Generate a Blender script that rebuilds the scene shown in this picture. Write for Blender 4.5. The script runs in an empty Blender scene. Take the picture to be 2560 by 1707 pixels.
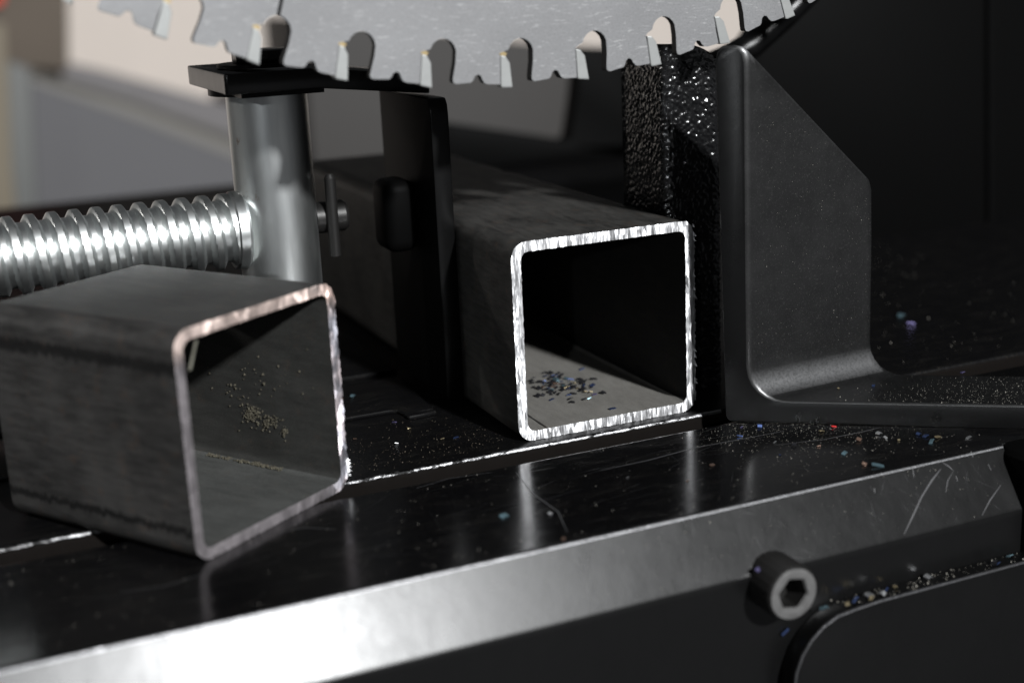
import bpy, bmesh, math, random
from mathutils import Vector, Matrix
random.seed(7)
R = math.radians
S = 0.001                        # everything below is written in millimetres
scene = bpy.context.scene
COL = scene.collection

# ------------------------------------------------------------------ camera
F = 3430.0                       # focal length in photo pixels (2560 wide)
PITCH, ROLL, YAW = R(15.25), R(-2.64), R(-23.1)
def cam_axes():
    cy, sy, cp, sp = math.cos(YAW), math.sin(YAW), math.cos(PITCH), math.sin(PITCH)
    right = Vector((cy, sy, 0)); fwd = Vector((-sy*cp, cy*cp, -sp)); up = right.cross(fwd)
    cr, sr = math.cos(ROLL), math.sin(ROLL)
    return cr*right + sr*up, -sr*right + cr*up, fwd
CR, CU, CF = cam_axes()
CP = Vector((-123.8, -289.4, 111.3))
cd = bpy.data.cameras.new('camera'); cam = bpy.data.objects.new('camera', cd); COL.objects.link(cam)
M = Matrix((CR, CU, -CF)).transposed().to_4x4(); M.translation = CP*S
cam.matrix_world = M
cd.sensor_width = 36; cd.lens = 36*F/2560; cd.clip_start = 0.01; cd.clip_end = 50
cd.dof.use_dof = True; cd.dof.focus_distance = 0.336; cd.dof.aperture_fstop = 8.6
scene.camera = cam

# ------------------------------------------------------------------ world, lamp, exposure
w = bpy.data.worlds.new('World'); scene.world = w; w.use_nodes = True
bg = w.node_tree.nodes['Background']; bg.inputs[0].default_value = (0.92, 0.96, 1.0, 1); bg.inputs[1].default_value = 0.035
ld = bpy.data.lights.new('key_lamp', 'AREA'); ld.shape = 'DISK'; ld.size = 0.5; ld.energy = 1440; ld.color = (0.975, 0.99, 1.0)
lo = bpy.data.objects.new('key_lamp', ld); COL.objects.link(lo)
KD = Vector((0.16, -0.85, 0.48)).normalized()
lo.location = KD*10.0; lo.rotation_euler = KD.to_track_quat('Z', 'Y').to_euler()
l2 = bpy.data.lights.new('room_lamp', 'AREA'); l2.shape = 'DISK'; l2.size = 0.08; l2.energy = 11; l2.color = (0.93, 0.97, 1.0)
lo2 = bpy.data.objects.new('room_lamp', l2); COL.objects.link(lo2)
K2 = Vector((-0.55, -0.80, 0.24)).normalized(); lo2.location = K2*4.0; lo2.rotation_euler = K2.to_track_quat('Z', 'Y').to_euler()
l3 = bpy.data.lights.new('back_lamp', 'AREA'); l3.shape = 'DISK'; l3.size = 0.12; l3.energy = 13; l3.color = (1.0, 0.97, 0.93)
lo3 = bpy.data.objects.new('back_lamp', l3); COL.objects.link(lo3)
K3 = Vector((-0.86, 0.40, 0.32)).normalized(); lo3.location = K3*3.5; lo3.rotation_euler = K3.to_track_quat('Z', 'Y').to_euler()
scene.view_settings.view_transform = 'Standard'; scene.view_settings.look = 'None'
scene.view_settings.exposure = 0; scene.view_settings.gamma = 1
scene.cycles.use_denoising = True
scene.cycles.max_bounces = 8

# ------------------------------------------------------------------ pixel helpers (a photo pixel to a point on a real plane)
def ray(px, py): return ((px-1280)/F)*CR - ((py-853.5)/F)*CU + CF
def onz(px, py, z=0.0):
    d = ray(px, py); return CP + d*((z-CP.z)/d.z)
def ony(px, py, y):
    d = ray(px, py); return CP + d*((y-CP.y)/d.y)

# ------------------------------------------------------------------ materials
class NT:
    def __init__(self, name):
        m = bpy.data.materials.new(name); m.use_nodes = True
        self.m = m; self.t = m.node_tree; self.n = self.t.nodes
        self.b = self.n['Principled BSDF']
        tc = self.n.new('ShaderNodeTexCoord'); mp = self.n.new('ShaderNodeMapping')
        self.t.links.new(tc.outputs['Object'], mp.inputs['Vector'])
        mp.inputs['Scale'].default_value = (1000, 1000, 1000); self.co = mp.outputs[0]   # coordinates in mm
    def link(self, a, b): self.t.links.new(a, b)
    def set(self, **k):
        for kk, v in k.items(): self.b.inputs[kk.replace('_', ' ')].default_value = v
        return self
    def scaled(self, s, co=None):
        mp = self.n.new('ShaderNodeMapping'); mp.inputs['Scale'].default_value = s if hasattr(s, '__len__') else (s, s, s)
        self.link(co or self.co, mp.inputs[0]); return mp.outputs[0]
    def noise(self, s, detail=3, rough=0.55, dist=0):
        x = self.n.new('ShaderNodeTexNoise'); self.link(self.scaled(s), x.inputs['Vector'])
        x.inputs['Scale'].default_value = 1; x.inputs['Detail'].default_value = detail; x.inputs['Roughness'].default_value = rough
        x.inputs['Distortion'].default_value = dist
        return x.outputs[0]
    def voro(self, s, feature='F1', out='Distance', rnd=1.0):
        x = self.n.new('ShaderNodeTexVoronoi'); x.feature = feature; self.link(self.scaled(s), x.inputs['Vector'])
        x.inputs['Scale'].default_value = 1; x.inputs['Randomness'].default_value = rnd
        return x.outputs[out]
    def ramp(self, v, stops):
        x = self.n.new('ShaderNodeValToRGB'); self.link(v, x.inputs[0]); e = x.color_ramp.elements
        while len(e) < len(stops): e.new(0.5)
        for i, (p, c) in enumerate(stops):
            e[i].position = p; e[i].color = tuple(c)+(1,) if hasattr(c, '__len__') else (c, c, c, 1)
        return x.outputs[0]
    def math(self, op, a, b=0.0, c=None):
        x = self.n.new('ShaderNodeMath'); x.operation = op
        for i, v in enumerate((a, b) if c is None else (a, b, c)):
            if isinstance(v, (int, float)): x.inputs[i].default_value = v
            else: self.link(v, x.inputs[i])
        return x.outputs[0]
    def mix(self, f, a, b, mode='MIX'):
        x = self.n.new('ShaderNodeMix'); x.data_type = 'RGBA'; x.blend_type = mode
        if isinstance(f, (int, float)): x.inputs[0].default_value = f
        else: self.link(f, x.inputs[0])
        for i, v in ((6, a), (7, b)):
            if hasattr(v, '__len__'): x.inputs[i].default_value = tuple(v)+(1,)
            else: self.link(v, x.inputs[i])
        return x.outputs[2]
    def bump(self, h, strength=0.3, dist=0.1, nrm=None):
        x = self.n.new('ShaderNodeBump'); x.inputs['Strength'].default_value = strength; x.inputs['Distance'].default_value = dist*S
        self.link(h, x.inputs['Height'])
        if nrm is not None: self.link(nrm, x.inputs['Normal'])
        return x.outputs[0]
    def out(self, **k):
        for kk, v in k.items(): self.link(v, self.b.inputs[kk.replace('_', ' ')])
        return self.m

def facets(n, cell, amount, bias=(.5, .5, .5), base=None):
    """tilt the shading normal by a random vector per Voronoi cell (a broken, faceted metal face)"""
    col = n.voro(cell, out='Color')
    sub = n.n.new('ShaderNodeVectorMath'); sub.operation = 'SUBTRACT'; n.link(col, sub.inputs[0]); sub.inputs[1].default_value = bias
    sc = n.n.new('ShaderNodeVectorMath'); sc.operation = 'SCALE'; n.link(sub.outputs[0], sc.inputs[0]); sc.inputs['Scale'].default_value = amount if isinstance(amount, (int, float)) else 0
    if not isinstance(amount, (int, float)): n.link(amount, sc.inputs['Scale'])
    ge = n.n.new('ShaderNodeNewGeometry'); ad = n.n.new('ShaderNodeVectorMath'); ad.operation = 'ADD'
    n.link(base if base is not None else ge.outputs['Normal'], ad.inputs[0]); n.link(sc.outputs[0], ad.inputs[1])
    no = n.n.new('ShaderNodeVectorMath'); no.operation = 'NORMALIZE'; n.link(ad.outputs[0], no.inputs[0])
    return no.outputs[0]

def m_black_gloss(name='black_gloss_paint', rough=0.17, spec=.5):
    n = NT(name); n.b.inputs['Specular IOR Level'].default_value = spec
    wear = n.noise((.03, .09, .09), 5, .65)
    dust = n.ramp(n.noise((2.2, 2.6, 2.6), 4, .7), [(.52, 0), (.70, 1)])
    smear = n.ramp(n.noise((.10, .35, .35), 4, .6, .6), [(.48, 0), (.75, 1)])
    scr = n.ramp(n.noise((.05, 2.4, 2.4), 3, .6, .3), [(.66, 0), (.72, 1)])
    col = n.mix(n.math('MULTIPLY', dust, n.math('ADD', n.math('MULTIPLY', smear, .5), .06)), (.003, .003, .0034), (.11, .098, .08))
    col = n.mix(n.math('MULTIPLY', scr, n.math('ADD', n.math('MULTIPLY', smear, .5), .15)), col, (.085, .085, .085))
    ro = n.math('ADD', n.math('MULTIPLY', wear, .08), n.math('ADD', n.math('MULTIPLY', smear, .08), rough-.02))
    b = n.bump(n.noise((.5, 1.2, 1.2), 4, .6), .10, .05)
    b = n.bump(n.noise((5, 5, 5), 2), .05, .02, b)
    return n.out(Base_Color=col, Roughness=ro, Normal=b)
def m_black_satin(name='black_satin_paint', rough=0.31, base=.0025, speck=.79, streak=True, spec=.36, wave=.16):
    n = NT(name); n.b.inputs['Specular IOR Level'].default_value = spec; grain_s = .17 if 'fence' in name else .16
    sp = n.ramp(n.noise((3.2, 3.2, 3.2), 3, .7), [(speck, 0), (speck+.05, 1)])
    big = n.noise((.05, .05, .05), 4, .6)
    col = n.mix(n.math('MULTIPLY', sp, .55), (base, base, base*1.02), (.16, .15, .14))
    if 'fence' in name:
        col = n.mix(n.math('MULTIPLY', n.ramp(n.noise((1.9, 1.9, 1.9), 3, .7), [(.56, 0), (.70, 1)]), .5), col, (.034, .033, .033))
        col = n.mix(n.math('MULTIPLY', n.ramp(n.noise((.09, .09, .09), 5, .65), [(.45, 0), (.7, 1)]), .35), col, (.016, .016, .016))
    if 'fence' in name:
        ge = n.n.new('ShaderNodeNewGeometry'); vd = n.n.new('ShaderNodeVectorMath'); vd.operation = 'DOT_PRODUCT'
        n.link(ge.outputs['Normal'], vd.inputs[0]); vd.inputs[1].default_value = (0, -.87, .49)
        fillet_glint = n.math('MULTIPLY', n.ramp(vd.outputs['Value'], [(.915, 0), (.995, 1)]), n.ramp(n.noise((1.6, 1.6, 1.6), 3, .7), [(.36, .25), (.62, 1)]))  # fillet highlight put into colour and metallic by the normal's tilt
        col = n.mix(fillet_glint, col, (.16, .16, .163)); n.link(n.math('MULTIPLY', fillet_glint, .8), n.b.inputs['Metallic'])
    st = n.noise((.34, .16, .16) if streak else (.2, .2, .2), 5, .7, .4)
    ro = n.math('ADD', n.math('MULTIPLY', st, .11 if 'edge' in name else .08), n.math('ADD', n.math('MULTIPLY', big, .10), rough-.12))
    b = n.bump(n.noise((1.7, 1.7, 1.7), 3, .7), grain_s, .08)
    b = n.bump(n.noise((.4, .25, .25), 4), wave, .12, b)
    return n.out(Base_Color=col, Roughness=ro, Normal=b)
def m_scale(name, lo, hi, along, rough=.5, brown=.0):
    """mill-scale steel, streaked along one axis"""
    n = NT(name)
    s = [.7, .7, .7]; s[along] = .13
    st = n.noise(tuple(s), 5, .6, .3)
    big = n.noise((.06, .06, .06), 4, .6)
    f = n.ramp(n.math('ADD', n.math('MULTIPLY', st, .5), n.math('MULTIPLY', big, .5)), [(.34, 0), (.60, 1)])
    col = n.mix(f, lo, hi)
    rust = n.ramp(n.noise((.25, .25, .25), 5, .7), [(.56, 0), (.70, 1)])
    col = n.mix(n.math('MULTIPLY', rust, brown), col, (.11, .066, .043))
    if 'offcut_mill' in name:
        sx = n.n.new('ShaderNodeSeparateXYZ'); n.link(n.co, sx.inputs[0])
        zz = n.math('ADD', sx.outputs[2], n.math('MULTIPLY', n.math('SUBTRACT', n.noise((.5, .9, .12), 4, .7), .5), 5.0))
        for c_, w_ in ((40.2, 1.9), (6.6, 1.1)):
            band = n.ramp(n.math('DIVIDE', n.math('ABSOLUTE', n.math('SUBTRACT', zz, c_)), w_), [(.45, 1), (1.0, 0)])
            col = n.mix(n.math('MULTIPLY', band, .85), col, (.009, .009, .009))
    gr = n.ramp(n.noise((4, 4, 4), 2, .6), [(.35, .75), (.7, 1.15)])
    col = n.mix(1.0, col, gr, 'MULTIPLY')
    b = n.bump(n.noise((2.5, 2.5, 2.5), 4, .65), .5, .1)
    n.set(Roughness=rough, Metallic=0.0); n.b.inputs['Specular IOR Level'].default_value = .15
    return n.out(Base_Color=col, Normal=b)
def m_cut(name, tint, cell, amount, rough=.3, fine=(4.5, 4.5, .7), bias=(.5, .5, .1), fcell=(2.6, 1, .7), famount=.24):
    n = NT(name); n.set(Metallic=1.0)
    if 'warm' in name:
        sx = n.n.new('ShaderNodeSeparateXYZ'); n.link(n.co, sx.inputs[0])
        rt = n.math('SMOOTH_MIN', n.math('MAXIMUM', n.math('MULTIPLY', n.math('SUBTRACT', sx.outputs[0], 38.0), .14), 0.0), 1.0, .1)
        tp = n.math('MINIMUM', n.math('MAXIMUM', n.math('MULTIPLY', n.math('SUBTRACT', sx.outputs[2], 40.0), .3), 0.0), 1.0)
        amount = n.math('ADD', n.math('MULTIPLY', rt, .34), n.math('ADD', n.math('MULTIPLY', tp, .16), .10)); famount = n.math('MULTIPLY', amount, .35)
        tint = None
    nr = facets(n, cell, amount, bias)
    nr = facets(n, fcell, famount, (.5, .5, .5), nr)
    h = n.noise(fine, 3, .6)
    nr = n.bump(h, .18, .04, nr)
    if tint is None: col = n.mix(tp, (.58, .535, .555), (.80, .655, .595))  # warm reflection put into the base colour, peach towards the top
    else: col = n.mix(n.ramp(n.noise((.5, .5, .5), 3), [(.35, 0), (.65, 1)]), tint, tuple(min(1, c*1.12) for c in tint))
    if 'warm' in name: col = n.mix(rt, col, n.ramp(n.noise((.16, .16, .12), 3, .6), [(.40, (.40, .43, .46)), (.60, (1.06, 1.0, .98))]), 'MULTIPLY')
    ro = n.math('ADD', n.math('MULTIPLY', n.voro(cell), .12), rough-.05)
    return n.out(Base_Color=col, Roughness=ro, Normal=nr)
def m_plain(name, c, rough=.5, metal=0.0, bump=0.0, bs=3.0, var=0.0):
    n = NT(name); n.set(Roughness=rough, Metallic=metal)
    x = n.noise((bs*.2,)*3, 4)
    col = n.mix(n.math('MULTIPLY', x, var), c, tuple(v*.4 for v in c))
    k = dict(Base_Color=col)
    if bump: k['Normal'] = n.bump(n.noise((bs,)*3, 3), bump, .1)
    return n.out(**k)
def m_blade():
    n = NT('blade_steel')
    sp = n.ramp(n.noise((2.6, 2.6, 2.6), 4, .75), [(.28, .45), (.44, .95), (.66, 1.10)])
    st = n.ramp(n.noise((.35, .35, 2.4), 4, .7, .6), [(.585, 0), (.66, 1)])
    big = n.ramp(n.noise((.05, .05, .08), 3), [(.3, .9), (.7, 1.06)])
    col = n.mix(1.0, n.mix(1.0, (.265, .265, .27), sp, 'MULTIPLY'), big, 'MULTIPLY')
    col = n.mix(n.math('MULTIPLY', st, .7), col, (.50, .50, .50))
    b = n.bump(n.noise((5, 5, 5), 3, .7), .22, .03)
    n.set(Metallic=.35, Roughness=.5)
    return n.out(Base_Color=col, Normal=b)
def m_zinc():
    n = NT('zinc_plated_steel'); n.set(Metallic=1.0)
    a = n.noise((.25, .25, .04), 3, .5)
    col = n.mix(n.ramp(a, [(.35, 0), (.65, 1)]), (.62, .64, .64), (.76, .78, .77))
    rust = n.ramp(n.noise((.16, .16, .16), 4, .7), [(.68, 0), (.76, 1)])
    col = n.mix(n.math('MULTIPLY', rust, .6), col, (.22, .11, .04))
    ro = n.math('ADD', n.math('MULTIPLY', n.noise((.2, .2, .05), 3), .12), .33)
    return n.out(Base_Color=col, Roughness=ro, Normal=n.bump(n.noise((.9, .9, .2), 2), .06, .08))
def m_wrinkle():
    n = NT('black_wrinkle_paint'); n.set(Roughness=.205, Base_Color=(.006, .006, .0065, 1)); n.b.inputs['Specular IOR Level'].default_value = 1.0
    return n.out(Normal=n.bump(n.noise((2.6, 2.6, 2.6), 3, .6), .35, .12))
GLOSS = m_black_gloss('black_gloss_paint', .15); TABLE = m_black_gloss('black_table_paint', .40, .13); SATIN = m_black_satin('black_satin_paint', .32, .0030, .74)
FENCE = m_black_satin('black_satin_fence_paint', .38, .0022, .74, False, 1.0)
STRIP = m_black_satin('black_satin_edge_paint', .31, .0045, .76, True, .37, .06)
def m_edge_highlight():  # table edge highlight put into the colour as patchy bare steel
    n = NT('bare_steel_edge_highlight'); n.set(Metallic=1.0, Roughness=.36)
    f = n.ramp(n.math('ADD', n.math('MULTIPLY', n.noise((.35, .9, .9), 4, .7), .6), n.math('MULTIPLY', n.noise((.03, .03, .03), 2), .4)), [(.47, 0), (.56, 1)])
    return n.out(Base_Color=n.mix(f, (.012, .012, .012), (.46, .46, .47)), Normal=n.bump(n.noise((2.4, 2.4, 2.4), 4, .7), .8, .12))
BARE_HIGHLIGHT = m_edge_highlight()
DARK = m_black_satin('black_dull_paint', .42, .0022, .8, False, .12)
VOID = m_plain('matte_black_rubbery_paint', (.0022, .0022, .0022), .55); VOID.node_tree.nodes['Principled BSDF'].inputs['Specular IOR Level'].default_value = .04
SLOT = m_plain('brown_dusty_slot_paint', (.0055, .004, .0032), .6, 0, .5, 5, .6); SLOT.node_tree.nodes['Principled BSDF'].inputs['Specular IOR Level'].default_value = .12
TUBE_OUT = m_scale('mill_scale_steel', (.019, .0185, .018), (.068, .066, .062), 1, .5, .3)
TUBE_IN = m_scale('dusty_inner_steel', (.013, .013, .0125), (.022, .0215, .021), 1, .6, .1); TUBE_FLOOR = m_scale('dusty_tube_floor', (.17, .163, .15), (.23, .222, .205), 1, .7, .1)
OFF_OUT = m_scale('offcut_mill_scale_steel', (.021, .0205, .020), (.060, .058, .056), 1, .5, .3)
OFF_IN = m_scale('offcut_inner_steel', (.032, .032, .030), (.05, .05, .047), 1, .6, .15); OFF_FLOOR = m_scale('offcut_dusty_floor', (.065, .067, .064), (.10, .102, .098), 1, .6, .1)
CUT = m_cut('bright_cut_steel', (.60, .60, .61), (1.5, .5, .30), .36, .48, fcell=(5.5, 1, .5), famount=.22, bias=(.5, .5, .14))
CUT_PINK = m_cut('warm_cut_steel', (.70, .60, .57), (.45, .45, .25), .34, .5, bias=(1.25, .5, -.35), fcell=(2.6, 2.6, .5), famount=.14)
BLADE = m_blade(); CARBIDE = m_plain('carbide_grey', (.50, .51, .50), .38, .5, .2, 3, .25)
BRASS = m_plain('braze_brass', (.55, .42, .22), .4, .8)
GULLET_SHADE = m_plain('dark_gullet_shade', (.012, .011, .011), .6, 0, .3, 4, .5)  # shade in the blade gullets put into a near-black edge colour
ZINC = m_zinc(); WRINKLE = m_wrinkle()
BOLT = m_plain('black_oxide_steel', (.030, .029, .028), .42, .5, .3, 3, .4)
BOLT_RIM = m_plain('worn_bare_steel', (.34, .335, .33), .48, .7, .8, 2.2, 1.0)
CHIPM = {
 'blue': m_plain('blue_tempered_steel', (.065, .10, .23), .42, .85), 'gold': m_plain('straw_tempered_steel', (.55, .46, .29), .42, .9),
 'silver': m_plain('bright_chip_steel', (.80, .81, .82), .42, 1.0), 'copper': m_plain('copper_tempered_steel', (.26, .17, .13), .4, .8),
 'dark': m_plain('dark_chip_steel', (.03, .03, .035), .4, .6), 'teal': m_plain('teal_tempered_steel', (.20, .32, .37), .42, .8),
 'violet': m_plain('violet_tempered_steel', (.26, .23, .46), .42, .85), 'red': m_plain('red_plastic', (.60, .03, .03), .5)}
DUST = m_plain('pale_metal_dust', (.34, .32, .28), .6, .2)
SCRATCH = m_plain('bare_scratch', (.060, .060, .063), .45); FAINT = m_plain('faint_scratch', (.022, .022, .023), .4)
CRUD = m_plain('dry_scale_crust', (.105, .094, .066), .85, 0, .8, 4, .7)
WALLM = m_plain('warm_white_plaster', (.73, .65, .585), .8, 0, .1, .1, .08)
FLOORM = m_plain('blue_grey_concrete', (.055, .055, .06), .8, 0, .1, .05, .3)

# ------------------------------------------------------------------ mesh helpers (mm in, metres out)
def obj(name, me_or_bm, mats, parent=None, smooth=30):
    if isinstance(me_or_bm, bmesh.types.BMesh):
        me = bpy.data.meshes.new(name); me_or_bm.normal_update(); me_or_bm.to_mesh(me); me_or_bm.free()
    else: me = me_or_bm
    for v in me.vertices: v.co = v.co*S
    for m in (mats if isinstance(mats, (list, tuple)) else [mats]): me.materials.append(m)
    if smooth:
        me.polygons.foreach_set('use_smooth', [len(p.vertices) <= 8 for p in me.polygons]); me.set_sharp_from_angle(angle=R(smooth))
    o = bpy.data.objects.new(name, me); COL.objects.link(o)
    if parent is not None: o.parent = parent
    return o
def tag(o, label=None, cat=None, group=None, kind=None):
    for k, v in (('label', label), ('category', cat), ('group', group), ('kind', kind)):
        if v: o[k] = v
    return o
def thing(name, label, cat, loc=(0, 0, 0), rz=0.0, group=None):
    o = bpy.data.objects.new(name, None); COL.objects.link(o); o.empty_display_size = .01
    o.location = Vector(loc)*S; o.rotation_euler = (0, 0, rz)
    return tag(o, label, cat, group)
def bm_box(x0, x1, y0, y1, z0, z1, bev=0.0, seg=2, bm=None):
    bm = bm or bmesh.new()
    vs = [bm.verts.new((x, y, z)) for x in (x0, x1) for y in (y0, y1) for z in (z0, z1)]
    fs = []
    for q in ((0, 1, 3, 2), (4, 6, 7, 5), (0, 4, 5, 1), (2, 3, 7, 6), (0, 2, 6, 4), (1, 5, 7, 3)): fs.append(bm.faces.new([vs[i] for i in q]))
    if bev:
        es = list({e for f in fs for e in f.edges})
        bmesh.ops.bevel(bm, geom=es, offset=bev, segments=seg, affect='EDGES', profile=.5)
    return bm
def bm_prism(poly, axis, a, b, bev=0.0, seg=2):
    """extrude a 2D outline along x ('x': poly is y,z), y (poly is x,z) or z (poly is x,y)"""
    bm = bmesh.new()
    def P(p, t): return {'x': (t, p[0], p[1]), 'y': (p[0], t, p[1]), 'z': (p[0], p[1], t)}[axis]
    A = [bm.verts.new(P(p, a)) for p in poly]; B = [bm.verts.new(P(p, b)) for p in poly]
    n = len(poly)
    bm.faces.new(A); bm.faces.new(B[::-1])
    for i in range(n): bm.faces.new((A[i], B[i], B[(i+1) % n], A[(i+1) % n]))
    bmesh.ops.recalc_face_normals(bm, faces=bm.faces)
    if bev:
        caps = [e for e in bm.edges if e.calc_face_angle(0) > R(50)]
        bmesh.ops.bevel(bm, geom=caps, offset=bev, segments=seg, affect='EDGES', profile=.5)
    return bm
def bm_loft(loops, cap0=True, cap1=True, closed=True):
    bm = bmesh.new(); L = [[bm.verts.new(p) for p in lp] for lp in loops]; n = len(loops[0])
    for a, b in zip(L, L[1:]):
        for i in range(n if closed else n-1): bm.faces.new((a[i], a[(i+1) % n], b[(i+1) % n], b[i]))
    if cap0: bm.faces.new(L[0][::-1])
    if cap1: bm.faces.new(L[-1])
    bmesh.ops.recalc_face_normals(bm, faces=bm.faces)
    return bm
def bm_lathe(prof, axis='z', n=48, c=(0, 0, 0)):
    """prof: list of (radius, height)"""
    loops = []
    for r, h in prof:
        lp = []
        for i in range(n):
            a = 2*math.pi*i/n; p = {'z': (r*math.cos(a), r*math.sin(a), h), 'x': (h, r*math.cos(a), r*math.sin(a)), 'y': (r*math.cos(a), h, r*math.sin(a))}[axis]
            lp.append((p[0]+c[0], p[1]+c[1], p[2]+c[2]))
        loops.append(lp)
    return bm_loft(loops)
def arc(cx, cy, r, a0, a1, n):
    return [(cx+r*math.cos(R(a0+(a1-a0)*i/n)), cy+r*math.sin(R(a0+(a1-a0)*i/n))) for i in range(n+1)]
def rrect(x0, x1, z0, z1, r, n=6, per=0):
    """rounded rectangle outline, counter-clockwise, per = extra points on each straight side"""
    out = []
    cs = [(x1-r, z0+r, -90), (x1-r, z1-r, 0), (x0+r, z1-r, 90), (x0+r, z0+r, 180)]
    for k, (cx, cz, a) in enumerate(cs):
        pts = arc(cx, cz, r, a, a+90, n); out += pts
        nx, nz, na = cs[(k+1) % 4]; q = arc(nx, nz, r, na, na+90, n)[0]; p = pts[-1]
        for i in range(1, per+1): out.append((p[0]+(q[0]-p[0])*i/(per+1), p[1]+(q[1]-p[1])*i/(per+1)))
    return out

# ================================================================== SETTING
o = obj('wall', bm_box(-1600, 6000, 3000, 3100, -700, 260), WALLM, smooth=0); tag(o, 'low warm white wall far behind the saw', kind='structure')
o = obj('floor', bm_box(-6000, 8000, -4000, 3000, -590, -560), FLOORM, smooth=0); tag(o, 'grey blue floor under and behind the saw', kind='structure')

# ================================================================== SAW TABLE
base = thing('saw_table', 'black painted steel saw table with a slot across it and a slanted front edge', 'saw table')
def wavy(p, a): return p+random.uniform(-a, a)
# front rail: flat top, slanted front strip, straight lower body
def rail_loop(x):
    j = lambda a=.05: random.uniform(-a, a)
    st = R(29); y1, z1 = -59.5-15.2*math.sin(st), -15.2*math.cos(st)
    pts = [(-13.5, -30), (-13.5, -.5)]+[(-14+.5*math.cos(R(a)), -.5+.5*math.sin(R(a))) for a in (45, 90)]+[(-14.25, 0), (-14.7, 0), (-58.0, 0), (-58.7, 0)]
    r = .75
    pts += [(-59.1+r*math.cos(R(a))*.0-r*math.sin(R(t))*1.0+j(.02), -r+r*math.cos(R(t))+j(.02)) for a, t in ((0, 0), (0, 20), (0, 40))]
    pts += [(-59.5-d*math.sin(st), -d*math.cos(st)) for d in (.62, .9, 1.4, 14.2, 14.8)]
    pts += [(y1+.02, z1-.1+j(.02)), (y1+.02, z1-1.2), (y1+.02, -75), (-20, -75), (-20, -30)]
    return [(x, y, z) for y, z in pts]
xs = [-320+i*1.6 for i in range(int(418.5/1.6))]
EDGE = m_plain('grey_rail_edge_highlight', (.30, .30, .31), .36, .7, .8, 2.5, .6)  # highlight along the rail bevel put into a paler metallic colour
front = obj('front_rail', bm_loft([rail_loop(x) for x in xs]), [GLOSS, STRIP, EDGE], base, 35)
for p in front.data.polygons:
    if p.center.y < -.0588 and p.center.z < -.0002: p.material_index = 2 if p.center.z > -.00055 else 1
# rear plate with a softly uneven front edge
def plate_loop(x):
    j = lambda a: random.uniform(-a, a)
    r = .8; d = j(.07)
    pts = [(480, -8), (480, 0), (-4+r+3, 0)]
    pts += [(-4+r-r*math.sin(R(a))+d+j(.03), -r+r*math.cos(R(a))+j(.03)) for a in (0, 18, 36, 54, 72, 90)]
    pts += [(-4+d*.3, -2), (-4, -8)]
    return [(x, y, z) for y, z in pts]
xs = [-400+i*.8 for i in range(int(780/.8))]
tp = obj('table_plate', bm_loft([plate_loop(x) for x in xs]), [TABLE, SLOT, BARE_HIGHLIGHT], base, 50)
for p in tp.data.polygons:
    if p.center.y < -.0035 and p.center.z < -.001: p.material_index = 1
    elif p.center.x < .055 and p.center.y < -.0031 and -.0009 < p.center.z < -.00004: p.material_index = 2
obj('slot_channel', bm_box(-400, 380, -13.4, -1, -30, -16), SLOT, base, 0)
obj('slot_wall', bm_box(-400, 380, -3.6, 10, -16, -8.05), SLOT, base, 0)
obj('side_skirt', bm_box(-400, 380, 0, 470, -559.9, -30.1), DARK, base, 0)
obj('front_skirt', bm_box(-320, 95, -62, -10, -559.9, -75.1), DARK, base, 0)
a = onz(996, 1023, 1.0)
obj('raised_pad', bm_prism([(-170, 38.6), (a.x-2.5, 37.8), (a.x-.6, 36.9), (a.x, 35), (a.x+.3, 30), (a.x+8, 30.5), (a.x+10, 66), (-170, 70)], 'z', .004, 1.1, .3), TABLE, base)
obj('rear_pad', bm_box(-200, -6, 72, 130, .004, 1.5, .4), TABLE, base)
# rounded dark boss that ends the slanted strip at the right
obj('end_boss', bm_lathe([(0, -60), (15.5, -60), (15.5, -1.6), (14.6, -.5), (13.5, -.1), (0, -.1)], 'z', 64, (110.8, -63, 0)), VOID, base)
obj('rail_end_block', bm_box(97.5, 240, -66.88, -58.6, -75, -13.2, .8), SATIN, base)
obj('right_block', bm_box(94.95, 240, -58.5, -13.6, -75, -.02, .5), GLOSS, base)
# scratches that stand on the slanted strip
SN = Vector((0, -math.cos(R(29)), math.sin(R(29)))); SO = Vector((0, -59.5, 0))
def onstrip(px, py):
    d = ray(px, py); return CP + d*(((SO-CP).dot(SN))/d.dot(SN)) + SN*.03
def ribbon(pts, wd, nrm):
    bm = bmesh.new(); prev = None
    for i, p in enumerate(pts):
        q = pts[min(i+1, len(pts)-1)]; r0 = pts[max(i-1, 0)]
        s = (q-r0).cross(nrm).normalized()*wd*.5*(.35 if i in (0, len(pts)-1) else random.uniform(.6, 1.1))
        cur = (bm.verts.new(p+s), bm.verts.new(p-s), bm.verts.new(p+nrm*.02))
        if prev: bm.faces.new((prev[0], cur[0], cur[2], prev[2])); bm.faces.new((prev[2], cur[2], cur[1], prev[1]))
        prev = cur
    return bm
for pts, wd in (([(2260, 1335), (2282, 1290), (2305, 1240), (2330, 1200), (2352, 1172)], .42), ([(2355, 1155), (2372, 1165), (2384, 1177)], .3),
                ([(2382, 1180), (2370, 1200), (2364, 1230)], .3), ([(2455, 1288), (2475, 1250), (2502, 1212)], .35), ([(2282, 1170), (2285, 1192)], .4),
                ([(2428, 1128), (2432, 1142)], .4), ([(2186, 1220), (2187, 1231)], .45), ([(2470, 1160), (2478, 1175)], .3), ([(2390, 1190), (2394, 1202)], .35)):
    obj('scratch', ribbon([onstrip(*p) for p in pts], wd, SN), SCRATCH, front, 0)

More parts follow.
